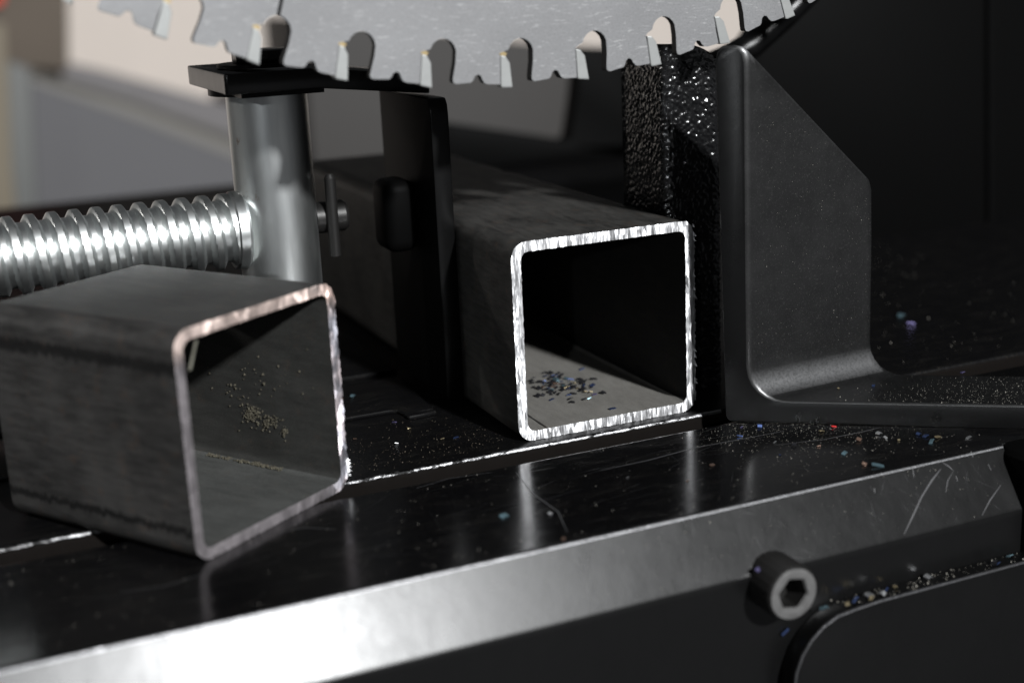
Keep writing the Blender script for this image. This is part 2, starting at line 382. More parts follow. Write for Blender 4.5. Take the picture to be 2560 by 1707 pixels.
for pts in ([(1500, 1176), (1620, 1150), (1740, 1118), (1850, 1098), (1960, 1077)], [(1940, 1112), (2060, 1098), (2160, 1078), (2200, 1068)], [(1290, 1180), (1330, 1232), (1395, 1278), (1418, 1330)], [(700, 1330), (760, 1318), (840, 1322)], [(300, 1480), (420, 1462), (520, 1430)], [(1040, 1220), (1120, 1196), (1230, 1180)]):
    obj('scratch', ribbon([onz(px, py, .02) for px, py in pts], random.uniform(.22, .45), Vector((0, 0, 1))), SCRATCH, front, 0)
bm = bmesh.new()
def scr(bm, p, q, wd, nrm):
    s_ = (q-p).cross(nrm).normalized()*wd*.5; m_ = (p+q)*.5+s_*random.uniform(-2, 2)
    a = [bm.verts.new(v) for v in (p, m_-s_, q, m_+s_)]; bm.faces.new(a)
for k in range(150):
    x = random.uniform(-115, 92); y = random.uniform(-57.5, -15); L = random.expovariate(1/6)+1; an = random.gauss(0, .25) if random.random() < .75 else random.uniform(-1.5, 1.5)
    q = Vector((x+L*math.cos(an), min(-14.8, max(-58.2, y+L*math.sin(an))), .03)); scr(bm, Vector((x, y, .03)), q, random.uniform(.05, .13), Vector((0, 0, 1)))
SD = Vector((0, -math.sin(R(29)), -math.cos(R(29))))
for k in range(90):
    x = random.uniform(-80, 93); d = random.uniform(.8, 13.5); L = random.expovariate(1/3)+.6; an = random.gauss(1.2, .5)
    p = SO+SN*.04+SD*d+Vector((x, 0, 0)); d2 = min(14.4, max(.7, d+L*math.sin(an))); scr(bm, p, SO+SN*.04+SD*d2+Vector((x+L*math.cos(an), 0, 0)), random.uniform(.05, .13), SN)
o = obj('fine_scratches', bm, FAINT, front, 0); o['kind'] = 'stuff'
# ================================================================== FRONT PLATE AND CAP SCREW
pl = [(240, -23), (52, -23.3), (46, -23.7)] + [(45-15*math.sin(R(t)), -39+15.3*math.cos(R(t))) for t in (15, 30, 45, 60, 75, 90)] + [(29.6, -50), (29, -75), (29, -120), (240, -120)]
fp = thing('rounded_front_plate', 'thick black plate with a rounded upper corner mounted below the front rail', 'plate', (0, -67, 0))
q = obj('plate_body', bm_prism([(x, z) for x, z in pl], 'y', -5.2, -.05, .45), [SATIN, m_plain('dark_plate_edge_highlight', (.10, .10, .105), .40, .6, .8, 2.5, .8)], fp)
for p in q.data.polygons:
    if p.normal.y < -.3 and abs(p.normal.y) < .96 and p.center.z > -.06: p.material_index = 1  # front bevel carries a painted edge highlight
sc = thing('cap_screw', 'socket head cap screw with worn rim at the front rail', 'screw', (28.3, -66.2, -15.4))
prof = [(0, .9), (6.05, .9), (6.05, -7.2), (5.85, -7.75), (5.5, -8.0)]
lp = []
n = 72
for k, (r, h) in enumerate(prof[1:]):
    lp.append([((r+(.12 if (i % 3 == 0 and k < 2) else 0))*math.cos(2*math.pi*i/n), h, (r+(.12 if (i % 3 == 0 and k < 2) else 0))*math.sin(2*math.pi*i/n)) for i in range(n)])
obj('screw_head', bm_loft(lp, True, False), BOLT, sc, 40)
def hexr(a, ap):
    a = (a+R(12)) % (math.pi/3)-math.pi/6; return ap/math.cos(a)
rim = [[(5.5*math.cos(t), -8.0, 5.5*math.sin(t)) for t in [2*math.pi*i/n for i in range(n)]]]
rim.append([(4.5*math.cos(t), -8.12, 4.5*math.sin(t)) for t in [2*math.pi*i/n for i in range(n)]])
rim.append([((hexr(t, 3.05)+.3)*math.cos(t), -8.0, (hexr(t, 3.05)+.3)*math.sin(t)) for t in [2*math.pi*i/n for i in range(n)]])
rim.append([(hexr(t, 3.05)*math.cos(t), -7.5, hexr(t, 3.05)*math.sin(t)) for t in [2*math.pi*i/n for i in range(n)]])
obj('worn_rim', bm_loft(rim, False, False), BOLT_RIM, sc, 40)
so = [[(hexr(t, 3.05)*math.cos(t), h, hexr(t, 3.05)*math.sin(t)) for t in [2*math.pi*i/n for i in range(n)]] for h in (-7.5, -2.5)]
obj('hex_socket', bm_loft(so, False, True), BOLT, sc, 40)

# ================================================================== SQUARE TUBES
def tube(root, W, H, L, t, ro, ri, mats, cutmat, jag, per=26, back=True, sharp_side=None):
    """open square tube along +y from y=0; parts: tube_wall, cut_face"""
    out = rrect(0, W, 0, H, ro, 7, per); inn = rrect(t, W-t, t, H-t, ri, 7, per); n = len(out)
    ys = [0, .5, 2]+[L*f for f in (.1, .25, .45, .7, 1.0)]
    bm = bmesh.new()
    jo = [random.uniform(-jag, jag)*.5 for _ in out]; ji = [random.uniform(-jag, jag)*.5 for _ in out]
    if sharp_side:
        for i, (x, z) in enumerate(out):
            if sharp_side(x, z): jo[i] = random.uniform(-.1, .42)
    def push(p, d, c=(W/2, H/2)):
        x, z = p; v = Vector((0, 0))
        if x < ro*1.0: v.x = -1
        if x > W-ro: v.x = 1
        if z < ro: v.y = -1
        if z > H-ro: v.y = 1
        if v.length: v.normalize()
        return (x+v.x*d, z+v.y*d)
    fo = [push(p, d) for p, d in zip(out, jo)]
    fi = [push(p, d) if False else (p[0]+random.uniform(-jag, jag)*.45, p[1]+random.uniform(-jag, jag)*.45) for p, d in zip(inn, ji)]
    OL = []; IL = []
    for y in ys:
        OL.append([bm.verts.new((x, y, z)) for x, z in (fo if y == 0 else out)]); IL.append([bm.verts.new((x, y, z)) for x, z in (fi if y == 0 else inn)])
    for k in range(len(ys)-1):
        for i in range(n):
            j = (i+1) % n
            f = bm.faces.new((OL[k][i], OL[k][j], OL[k+1][j], OL[k+1][i])); f.material_index = 0
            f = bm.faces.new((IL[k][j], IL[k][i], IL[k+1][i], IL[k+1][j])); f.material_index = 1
    for i in range(n):
        j = (i+1) % n; f = bm.faces.new((OL[-1][i], OL[-1][j], IL[-1][j], IL[-1][i])); f.material_index = 0
    bmesh.ops.recalc_face_normals(bm, faces=bm.faces)
    for f in bm.faces:
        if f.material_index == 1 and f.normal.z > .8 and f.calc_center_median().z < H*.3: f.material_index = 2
    wall = obj('tube_wall', bm, mats, root, 40)
    # cut face: a ring with three uneven steps across the wall
    bm = bmesh.new(); rows = []
    for f in (0, .3, .65, 1):
        rows.append([bm.verts.new((fo[i][0]*(1-f)+fi[i][0]*f, (0 if f in (0, 1) else random.uniform(-.10, .05)), fo[i][1]*(1-f)+fi[i][1]*f)) for i in range(n)])
    for a, b in zip(rows, rows[1:]):
        for i in range(n):
            j = (i+1) % n; bm.faces.new((a[i], b[i], b[j], a[j]))
    bmesh.ops.recalc_face_normals(bm, faces=bm.faces)
    fc = obj('cut_face', bm, cutmat, root, 12)
    me = fc.data
    s = sum(p.normal.y*p.area for p in me.polygons)
    if s > 0: me.flip_normals()
    return wall, fc
t2 = thing('square_tube', 'dark square steel tube clamped in the vise with a bright freshly cut end', 'tube', (0.1, -.6, .05))
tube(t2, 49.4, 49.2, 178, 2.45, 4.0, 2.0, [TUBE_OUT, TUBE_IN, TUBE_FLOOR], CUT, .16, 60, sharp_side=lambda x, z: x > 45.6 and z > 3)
obj('rear_light_stop', bm_box(2.5, 46.9, 170, 177, 2.5, 46.7, 1.5), VOID, t2)  # unseen plug added to keep wall light out of the tube's rear
# burr flakes along the right cut edge
bm = bmesh.new()
for k in range(26):
    z = 3.5+k*1.75+random.uniform(-.5, .5); h = random.uniform(.5, 1.5); o_ = random.uniform(.2, .75)
    v = [bm.verts.new(p) for p in ((49.0, -.06, z), (49.2, -.06, z+h), (49.35+o_, -random.uniform(-.2, .5), z-random.uniform(-.1, .7)), (49.2, .5, z+h*.5))]
    bm.faces.new((v[0], v[1], v[2])); bm.faces.new((v[1], v[3], v[2])); bm.faces.new((v[3], v[0], v[2]))
obj('burr', bm, CUT, t2, 0)
obj('weld_seam', bm_loft([[(7.6+random.uniform(-.12, .12)+dx, y, 2.45+dz) for dx, dz in ((-.4, -.05), (-.18, .16), (.18, .16), (.4, -.05))] for y in [0.3+i*1.5 for i in range(80)]]), TUBE_OUT, t2)

TH = R(33.7)
bl = onz(494, 1414, 0)
t1 = thing('tube_offcut', 'short square tube offcut lying askew on the rail with a pinkish cut end', 'tube', (bl.x, bl.y, .05), TH)
tube(t1, 47.4, 47.6, 55.5, 2.35, 4.2, 2.1, [OFF_OUT, OFF_IN, OFF_FLOOR], CUT_PINK, .14, 60, sharp_side=lambda x, z: x > 43.6 and z > 4)
bm = bmesh.new()
for k in range(5):
    x = 46.6+random.uniform(-.2, .3); z = 2.5+k*.9
    v = [bm.verts.new(p) for p in ((x, -.05, z), (x+.3, -.08, z+1.1), (x+1.6-abs(k-2)*.3, -.5, z+.2), (x+.6, .5, z-.3))]
    bm.faces.new((v[0], v[1], v[2])); bm.faces.new((v[1], v[3], v[2])); bm.faces.new((v[3], v[0], v[2]))
obj('burr', bm, CUT, t1, 0)
bm = bm_loft([[(4.4+2.4*f+a, 1.2, 43.9-5.2*(1-f)*1.0+b) for a, b in ((0, 0), (.8, .2), (.8, .4), (0, .2))] for f in (0, .5, 1)])
obj('curled_sliver', bm, m_plain('pale_sliver_steel', (.42, .41, .34), .5, .3), t1)
# scale scab lines inside
bm = bmesh.new()
obj_pts = []
def grain(bm, c, r):
    m = Matrix.Translation(c) @ Matrix.Rotation(random.uniform(0, 6), 4, random.choice('XYZ')) @ Matrix.Diagonal((r, r*random.uniform(.6, 1), r*random.uniform(.5, 1), 1))
    v = [bm.verts.new(m @ Vector(p)) for p in ((1, 0, -.7), (-.5, .87, -.7), (-.5, -.87, -.7), (0, 0, 1))]
    for f in ((0, 1, 2), (0, 3, 1), (1, 3, 2), (2, 3, 0)): bm.faces.new([v[i] for i in f])
E_, A_ = Vector((math.cos(TH), math.sin(TH), 0)), Vector((-math.sin(TH), math.cos(TH), 0))
O1 = Vector((bl.x, bl.y, 0))
def inwall(px, py):
    o_ = O1+E_*45.0; d = ray(px, py); return CP+d*(((o_-CP).dot(E_))/d.dot(E_))
for (cx, cy, rx, ry, m) in ((630, 1034, 22, 20, 150), (672, 1056, 24, 16, 110), (712, 1080, 8, 14, 40), (600, 1000, 40, 40, 14), (640, 960, 120, 60, 40)):
    for k in range(m):
        px, py = random.gauss(cx, rx*.5), random.gauss(cy, ry*.5); p = inwall(px, py)-E_*.1; grain(bm, p, random.uniform(.10, .42))
for (cx, cy, rx, ry, m) in ((547, 1145, 16, 7, 80), (581, 1151, 7, 4, 25), (618, 1156, 15, 5, 60), (650, 1160, 12, 8, 80), (672, 1167, 8, 5, 45), (698, 1170, 13, 6, 60)):
    for k in range(m):
        p = inwall(random.gauss(cx, rx*.55), random.gauss(cy, ry*.5)); p -= E_*random.uniform(.7, 2.0); p.z = max(p.z, 2.75); grain(bm, p, random.uniform(.14, .42))
o = obj('scale_crumbs', bm, CRUD, None, 0); tag(o, 'crumbly tan scale stuck inside the askew tube offcut', kind='stuff')

# ================================================================== FENCE BRACKET (angle piece with a sloped top)
ba = onz(1812, 1055, 0)
V = (onz(2560, 1072, 0)-ba).normalized(); U = Vector((math.cos(R(3)), math.sin(R(3)), 0))
def ztop(s):
    return 91.5 if s < 1.2 else max(57.5, 91.5-(s-1.2)*.92)
def fence_loop(s, ins=0.0):
    zt = ztop(s)
    out = []
    out += [(-V*0+V*0, 0)] and []
    P = []
    P += arc(2.2, 2.2, 2.2-ins*.6, 270, 180, 5)
    ln = -2.2*zt/91
    ti = 5.2
    P += [(ins+ln*.96, zt-4)]
    P += [(ins+ln+.4, zt-1.3-ins), (ins+ln+1.4, zt-.2-ins*.8), (1.6, zt+.1-ins), (3.6-ins*.4, zt-.4-ins), (4.7-ins, zt-1.5-ins), (ti-ins, zt-3.6-ins)]
    P += [(ti+.03-ins, zt-5.2), (5.55-ins, 40), (5.78-ins, 16), (5.8-ins, 14.2)]
    P += [(14.4-ins*.7+8.6*math.cos(R(a)), 14.2-ins*.7+8.3*math.sin(R(a))) for a in (195, 210, 225, 240, 255, 270)]
    P += [(16, 5.9-ins), (90, 5.9-ins), (90, 0)]
    return [tuple(ba+V*v+U*s+Vector((0, 0, z+.02))) for v, z in P]
ss = [(0, .55), (.25, .18), (.6, 0), (1.2, 0), (3, 0), (8, 0), (16, 0), (24, 0), (32, 0), (36.6, 0), (37.6, 0), (38.3, .2), (38.7, .6)]
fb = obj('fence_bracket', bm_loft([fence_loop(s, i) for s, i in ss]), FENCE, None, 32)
fb.data.materials.append(SATIN)
for p in fb.data.polygons:
    if len(p.vertices) > 8: p.material_index = 1
tag(fb, 'black angle shaped fence bracket with a sloping top standing beside the clamped tube', 'bracket')

# ================================================================== SAW BLADE
BC = Vector((3.51, -9.0, 301.8)); BR = 216.1; NT_ = 72; PIT = 360/NT_; A0 = -21.3
blade = thing('saw_disc', 'large grey circular saw blade with carbide tipped teeth above the tubes', 'saw blade', BC)
def bp(ang, t, nn):            # point on the blade plane: t mm to the right of tooth tip at angle ang, nn mm inward
    a = R(ang)+t/BR; r = BR-nn
    return (r*math.sin(a), -r*math.cos(a))
def tooth_outline(ang, slit):
    g = [(-2.75, 7.1)]
    g += [(-2.2, 7.6), (-1.2, 8.0)]
    top = [(2.25+3.15*math.cos(R(a)), 7.3+3.15*math.sin(R(a))) for a in (165, 145, 125, 108)]
    g += top
    if slit: g += [(1.6, 10.6), (2.3, 34), (3.0, 34), (2.4, 10.5)]
    else: g += [(2.3, 10.45)]
    g += [(2.25+3.15*math.cos(R(a)), 7.3+3.15*math.sin(R(a))) for a in (72, 52, 32, 12)]
    g += [(5.25, 5.5), (4.75, 2.2), (4.75, 1.5), (5.0, 1.1), (5.6, .95), (9.0, 1.25), (9.5, 1.7), (9.9, 2.6), (10.6, 3.0), (11.3, 2.7), (11.7, 1.8), (12.2, 1.1), (13, .85), (15.9, .75), (16.05, .8)]
    g += [(16.05, 4)]
    return [bp(ang, *p) for p in g]
bm = bmesh.new(); Y0, Y1 = 0.0, 2.1
def blade_layer(y, flip):
    rimv = []
    inner = []
    for k in range(NT_):
        ang = A0+PIT*(k-4)+random.choice((-.04, .03))
        pts = tooth_outline(ang, k % 18 == 5)
        rimv.append([bm.verts.new((p[0], y, p[1])) for p in pts])
        a0 = R(ang)-2.75/BR
        inner.append([bm.verts.new(((BR-42)*math.sin(a0+R(PIT)*j/2), y, -(BR-42)*math.cos(a0+R(PIT)*j/2))) for j in range(2)])
    hub = [[bm.verts.new((15*math.sin(R(PIT)*k), y, -15*math.cos(R(PIT)*k)))] for k in range(NT_)]
    for k in range(NT_):
        m_ = (k+1) % NT_
        loop = rimv[k]+[rimv[m_][0], inner[m_][0], inner[k][1], inner[k][0]]
        f = bm.faces.new(loop if flip else loop[::-1])
        l2 = [inner[k][0], inner[k][1], inner[m_][0], hub[m_][0], hub[k][0]]
        f = bm.faces.new(l2 if flip else l2[::-1])
    return [v for r in rimv for v in r], [h[0] for h in hub]
ra, ha = blade_layer(Y0, False); rb, hb = blade_layer(Y1, True)
for A, B in ((ra, rb), (ha, hb)):
    for i in range(len(A)): bm.faces.new((A[i], A[(i+1) % len(A)], B[(i+1) % len(A)], B[i]))
bmesh.ops.recalc_face_normals(bm, faces=bm.faces)
bmesh.ops.triangulate(bm, faces=[f for f in bm.faces if len(f.verts) > 4], ngon_method='EAR_CLIP')
bd = obj('blade_disc', bm, [BLADE, GULLET_SHADE], blade, 20)
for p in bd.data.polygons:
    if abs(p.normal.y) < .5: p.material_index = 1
def carbide(ang, hi):
    pts = [(0.0, 0.0), (-.55, 5.3), (-1.55, 6.7), (-2.72, 7.0), (-2.75, .55 if hi else .3), (-2.3, .35 if hi else .05)]
    c = [bp(ang, *p) for p in pts]
    bm = bmesh.new()
    def lay(y, k): 
        cx = sum(p[0] for p in c)/6; cz = sum(p[1] for p in c)/6
        return [bm.verts.new((cx+(p[0]-cx)*k, y, cz+(p[1]-cz)*k)) for p in c]
    L = [lay(-.34, .93), lay(-.26, 1), lay(Y1+.2, 1), lay(Y1+.3, .93)]
    for a, b in zip(L, L[1:]):
        for i in range(6): bm.faces.new((a[i], a[(i+1) % 6], b[(i+1) % 6], b[i]))
    bm.faces.new(L[0]); bm.faces.new(L[-1][::-1]); bmesh.ops.recalc_face_normals(bm, faces=bm.faces)
    return bm
for k in range(NT_):
    ang = A0+PIT*(k-4)
    ct = obj('carbide_tooth', carbide(ang, k % 2), CARBIDE, blade, 0)
    if k < 9 or k == NT_-1:
        b0 = [bp(ang, *p) for p in ((-2.8, 6.95), (-1.5, 6.75), (-1.1, 7.35), (-1.9, 7.7), (-2.9, 7.4))]
        obj('braze_bead', bm_prism(b0, 'y', -.16, Y1+.1), BRASS, ct, 20)

# ================================================================== VISE CLAMP
PX, PY = -41.3, 53.0
vise = thing('vise_clamp', 'vise clamp with threaded spindle, round zinc post, top strap and black jaw plate', 'vise', (PX, PY, 0))
def loc(x, y, z): return (x-PX, y-PY, z)
obj('post', bm_lathe([(0, .1), (9.6, .1), (10.1, .7), (10.1, 84.0), (0, 84.0)], 'z', 64), ZINC, vise)
pit = 5.15; rows = []; nth = 48; L0, L1 = -200.0, -9.3
nx = int((L1-L0)/.24)
def thr(ph):
    ph %= 1
    if ph < .34: return 9.55
    if ph < .52: return 9.55-1.75*((ph-.34)/.18)
    if ph < .80: return 7.8
    return 7.8+1.75*((ph-.80)/.20)
loops = []
for i in range(nx+1):
    x = L0+(L1-L0)*i/nx
    loops.append([(x, thr(x/pit-j/nth)*math.cos(2*math.pi*j/nth), thr(x/pit-j/nth)*math.sin(2*math.pi*j/nth)+50.2) for j in range(nth)])
obj('threaded_spindle', bm_loft(loops), ZINC, vise, 24)
obj('spindle_collar', bm_lathe([(0, -12.2), (9.4, -12.2), (9.9, -11.6), (9.9, -9.4), (9.2, -8.6), (0, -8.6)], 'x', 64, (0, 0, 50.2)), ZINC, vise)
sx0, sy0, sx1, sy1 = -56.0-PX, 31.0-PY, -6.0-PX, 75.0-PY
sp = bm_prism([(sx0+.4, sy0), (sx0+22, sy0), (sx1+5, 44.5-PY), (sx1+5, sy1-4), (sx0+22, sy1), (sx0+.4, sy1), (sx0, sy1-.6), (sx0, sy0+.6)], 'z', 85.6, 90.4, .35)
for v in sp.verts: v.co.z -= max(0, v.co.x-sx0-22)/(sx1+5-sx0-22)*4.6
obj('strap_plate', sp, SATIN, vise)
obj('strap_washer', bm_lathe([(0, 84.0), (14.2, 84.0), (14.2, 85.5), (0, 85.5)], 'z', 48), DARK, vise)
obj('strap_spacer', bm_box(sx0+4, sx0+24, sy0+2, sy0+30, 84.4, 85.55), DARK, vise, 0)
hexn = [(8.3*math.cos(R(a)), 8.3*math.sin(R(a))) for a in (25, 85, 145, 205, 265, 325)]
obj('nut', bm_prism(hexn, 'z', 91.3, 94.4, .5), SATIN, vise)
obj('nut_washer', bm_lathe([(0, 90.45), (11.5, 90.45), (11.5, 91.3), (0, 91.3)], 'z', 48), DARK, vise)
# jaw plate touching the tube
jaw = [(34.3, 2.5), (34.3, 76.5), (34.7, 79), (35.8, 80.6), (74, 80.6), (74, 2.5)]
obj('jaw_plate', bm_prism([(y-PY, z) for y, z in jaw], 'x', -5.0-PX, -.05-PX, .5), [VOID, SATIN], vise)
for p in bpy.data.objects['jaw_plate'].data.polygons:
    if abs(p.normal.x) < .8: p.material_index = 1
obj('jaw_lug', bm_box(-14-PX, -5.1-PX, -6, 7, 40, 59.0, 3.0, 4), VOID, vise)
obj('hinge_pin', bm_lathe([(0, 9.5), (4.1, 9.5), (4.1, 17.2), (3.6, 18.0), (0, 18.0)], 'x', 32, (0, 0, 51.0)), BOLT, vise)
bm = bm_lathe([(0, 41.5), (1.5, 41.5), (1.5, 61.6), (.9, 62.6), (0, 62.6)], 'z', 16, (13.2, -4.6, 0)); obj('cotter_pin', bm, BOLT, vise)

# ================================================================== WRINKLE PAINTED CASTING
pr = [(50.05, .05), (50.05, 86), (50.4, 88.6), (51.5, 90.4), (53, 91)] + [(53.5+9.2*math.sin(R(t)), 81.5+9.3*math.cos(R(t))) for t in (15, 30, 45, 60, 75)] + [(64.2, 74), (65.6, 66), (66, 58), (66, .05)]
from mathutils import noise as mn
pth = [(50.05, 36.5), (50.05, 17.2), (50.5, 15.6), (51.6, 14.8), (53.0, 14.4), (65.2, 14.4), (66.7, 14.8), (67.5, 15.9), (67.7, 18), (67.7, 36.5)]
def respl(path, step):
    out = [path[0]]
    for a, b in zip(path, path[1:]):
        L = math.dist(a, b); k = max(1, round(L/step)); out += [(a[0]+(b[0]-a[0])*q/k, a[1]+(b[1]-a[1])*q/k) for q in range(1, k+1)]
    return out
pth = respl(pth, .40)
def topz(x): return 91.0 if x < 53.5 else 81.5+9.5*math.sqrt(max(0, 1-((x-53.5)/14.3)**2))
bm = bmesh.new(); rows = []; NZ = 225
for iz in range(NZ+1):
    row = []
    for k, (x, y) in enumerate(pth):
        f = iz/NZ; z = .05+f*(topz(x)-.05)
        a, b = pth[max(k-1, 0)], pth[min(k+1, len(pth)-1)]
        nv = Vector((b[1]-a[1], -(b[0]-a[0]), 0)).normalized()
        if nv.x > 0 and x < 51: nv = -nv
        p = Vector((x, y, z)); d = mn.voronoi(p*.88)[0]
        h = .62*(min(1, d[1]-d[0])**.6) + .32*mn.noise(p*1.7) - .42
        if x < 51.3 and y > 17: h = min(h, .12)-.15
        ed = min(1, (k)/3, (len(pth)-1-k)/3, (NZ-iz)/2)
        row.append(bm.verts.new(p+nv*h*ed))
    rows.append(row)
for a, b in zip(rows, rows[1:]):
    for k in range(len(pth)-1): bm.faces.new((a[k], a[k+1], b[k+1], b[k]))
bm.faces.new(rows[-1]); bm.faces.new([r[0] for r in rows][::-1]+[r[-1] for r in rows])
bmesh.ops.recalc_face_normals(bm, faces=bm.faces)
cs = obj('fence_casting', bm, WRINKLE, None, 80); tag(cs, 'black wrinkle painted casting standing behind the bright tube end', 'casting')

# ================================================================== BLACK MACHINE BODY, ARM AND GUARD BEHIND
P = [ony(x, y, 430) for x, y in ((1075, 302), (1425, 352), (1440, 250), (1454, 118), (1680, 126), (1690, 420))]
pts = [(p.x, p.z) for p in P]; pts = [(pts[0][0], .05)]+pts+[(pts[-1][0], .05)]
mb = obj('machine_body', bm_prism(pts, 'y', 430, 445, 3), VOID, None, 30); tag(mb, 'black machine column in shadow behind the clamped tube', 'machine body')
P = [ony(x, y, 150) for x, y in ((1862, 95), (1900, 40), (1925, -120), (2700, -120), (2700, 700), (1990, 640), (1880, 400))]
gd = thing('blade_guard', 'black guard panel in shadow on the right behind the fence bracket', 'guard', (P[0].x, 150, 0))
obj('guard_panel', bm_prism([(p.x-P[0].x, p.z) for p in P], 'y', 0, 6, 1), VOID, gd)
s0, s1 = ony(2478, -60, 148), ony(2480, 560, 148)
obj('guard_rib', bm_loft([[(q.x-P[0].x+a, b, q.z) for a, b in ((-1.6, 0), (-1.1, -1.6), (1.1, -1.6), (1.6, 0))] for q in (s0, s1)]), DARK, gd)
path = [ony(x, y, 70) for x, y in ((1715, 185), (1760, 172), (1820, 148), (1880, 112), (1960, 40), (2060, -60))]
lv = []
for i, p in enumerate(path):
    d = (path[min(i+1, 5)]-path[max(i-1, 0)]).normalized(); s = d.cross(Vector((0, 1, 0))).normalized(); u2 = Vector((0, 1, 0))
    lv.append([tuple(p+s*4.2*math.cos(R(a))+u2*4.2*math.sin(R(a))) for a in range(0, 360, 20)])
o = obj('release_lever', bm_loft(lv), SATIN, None, 40); tag(o, 'black curved lever rising behind the top of the fence bracket', 'lever')

# ================================================================== BLURRED THINGS FAR BEHIND
def board(name, label, cat, px, y, th, mat, zbot=-559.9, bev=2):
    P = [ony(x, yy, y) for x, yy in px]; pts = [(p.x, p.z) for p in P]
    if zbot is not None: pts = pts+[(pts[-1][0], zbot), (pts[0][0], zbot)]
    o = obj(name, bm_prism(pts, 'y', y, y+th, bev), mat, None, 30); tag(o, label, cat); return o
board('grey_crate', 'plain grey crate standing between the vise post and the black column', 'crate', ((752, 44), (1300, 102), (1570, 131)), 2300, 300, m_plain('grey_crate_paint', (.052, .048, .045), .7, 0, .1, .1, .12))
board('grey_slab', 'pale grey slab with a sloping top edge leaning behind the spindle', 'slab', ((80, 140), (260, 178), (570, 262), (760, 320)), 2650, 60, m_plain('pale_grey_slab', (.205, .194, .196), .8, 0, .1, .1, .25))
board('dark_batten', 'thin dark batten sloping down towards the zinc post', 'batten', ((20, 160), (330, 250), (640, 362), (640, 384), (330, 268), (20, 178)), 2200, 30, m_plain('dark_batten_wood', (.085, .08, .07), .8), None, 1)
board('pale_batten', 'pale batten just under the dark one behind the spindle', 'batten', ((20, 178), (330, 268), (640, 384), (640, 420), (330, 302), (20, 210)), 2160, 30, m_plain('pale_batten_wood', (.215, .205, .19), .8), None, 1)
board('blue_grey_panel', 'dull blue grey panel filling the space above the threaded spindle', 'panel', ((-60, 190), (70, 206), (330, 298), (640, 416), (760, 450)), 2100, 40, m_plain('blue_grey_board', (.122, .120, .126), .8, 0, .1, .04, .2))
board('brown_carton', 'brown grey carton at the upper left edge by the white wall', 'carton', ((-160, -220), (168, -220), (172, 178), (-160, 150)), 2560, 60, m_plain('brown_carton_board', (.155, .125, .098), .8, 0, .1, .02, .5), None)
board('pale_pipe', 'pale green grey pipe standing blurred at the left edge', 'pipe', ((14, 150), (78, 170), (98, 560), (20, 560)), 1900, 40, m_plain('pale_pipe_paint', (.150, .153, .148), .7), None, 8)
board('tan_post', 'narrow tan post cut off by the left edge', 'post', ((-60, 60), (14, 60), (30, 420), (44, 560), (-60, 560)), 1850, 40, m_plain('tan_post_wood', (.20, .17, .125), .8), None, 4)
board('red_can', 'red can cut off by the upper left corner', 'can', ((-140, -200), (12, -200), (10, 8), (-4, 16), (-140, 20)), 2540, 8, m_plain('red_can_paint', (.75, .10, .06), .4), None, 4)

# ================================================================== CHIPS
def chip_mesh(kind, curl, ln, wd):
    th = .16; loops = []
    for i in range(4):
        f = i/3-.5; z = curl*(.25-f*f)*4*.5+.02
        sk = random.uniform(-.06, .06)*wd
        loops.append([(f*ln, -wd/2+sk, z), (f*ln, wd/2+sk, z), (f*ln, wd/2+sk, z+th), (f*ln, -wd/2+sk, z+th)])
    me = bpy.data.meshes.new('chip_'+kind); b = bm_loft(loops); b.to_mesh(me); b.free()
    for v in me.vertices: v.co = v.co*S
    me.materials.append(CHIPM[kind]); return me
CM = {k: [chip_mesh(k, c, l, wd) for c, l, wd in ((.25, 1.3, .7), (.1, 1.7, .55), (.6, 1.0, .8), (.05, 1.2, .35))] for k in CHIPM}
def chip(kind, p, size, rz, label, group, tilt=.15, var=None):
    me = random.choice(CM[kind]) if var is None else CM[kind][var]
    o = bpy.data.objects.new('metal_chip' if kind != 'red' else 'plastic_sliver', me); COL.objects.link(o)
    o.location = (p+Vector((0, 0, .06+abs(tilt)*size*.25)))*S; o.rotation_euler = (random.uniform(-tilt, tilt)*1.5, random.uniform(-tilt, tilt), rz); o.scale = (size,)*3
    return tag(o, label, 'metal chip' if kind != 'red' else 'plastic sliver', group)
GR = 'loose chips on the front rail'; GL = 'chips on the ledge of the rounded plate'; GT = 'chips on the table plate'; GB = 'chips on the fence bracket foot'
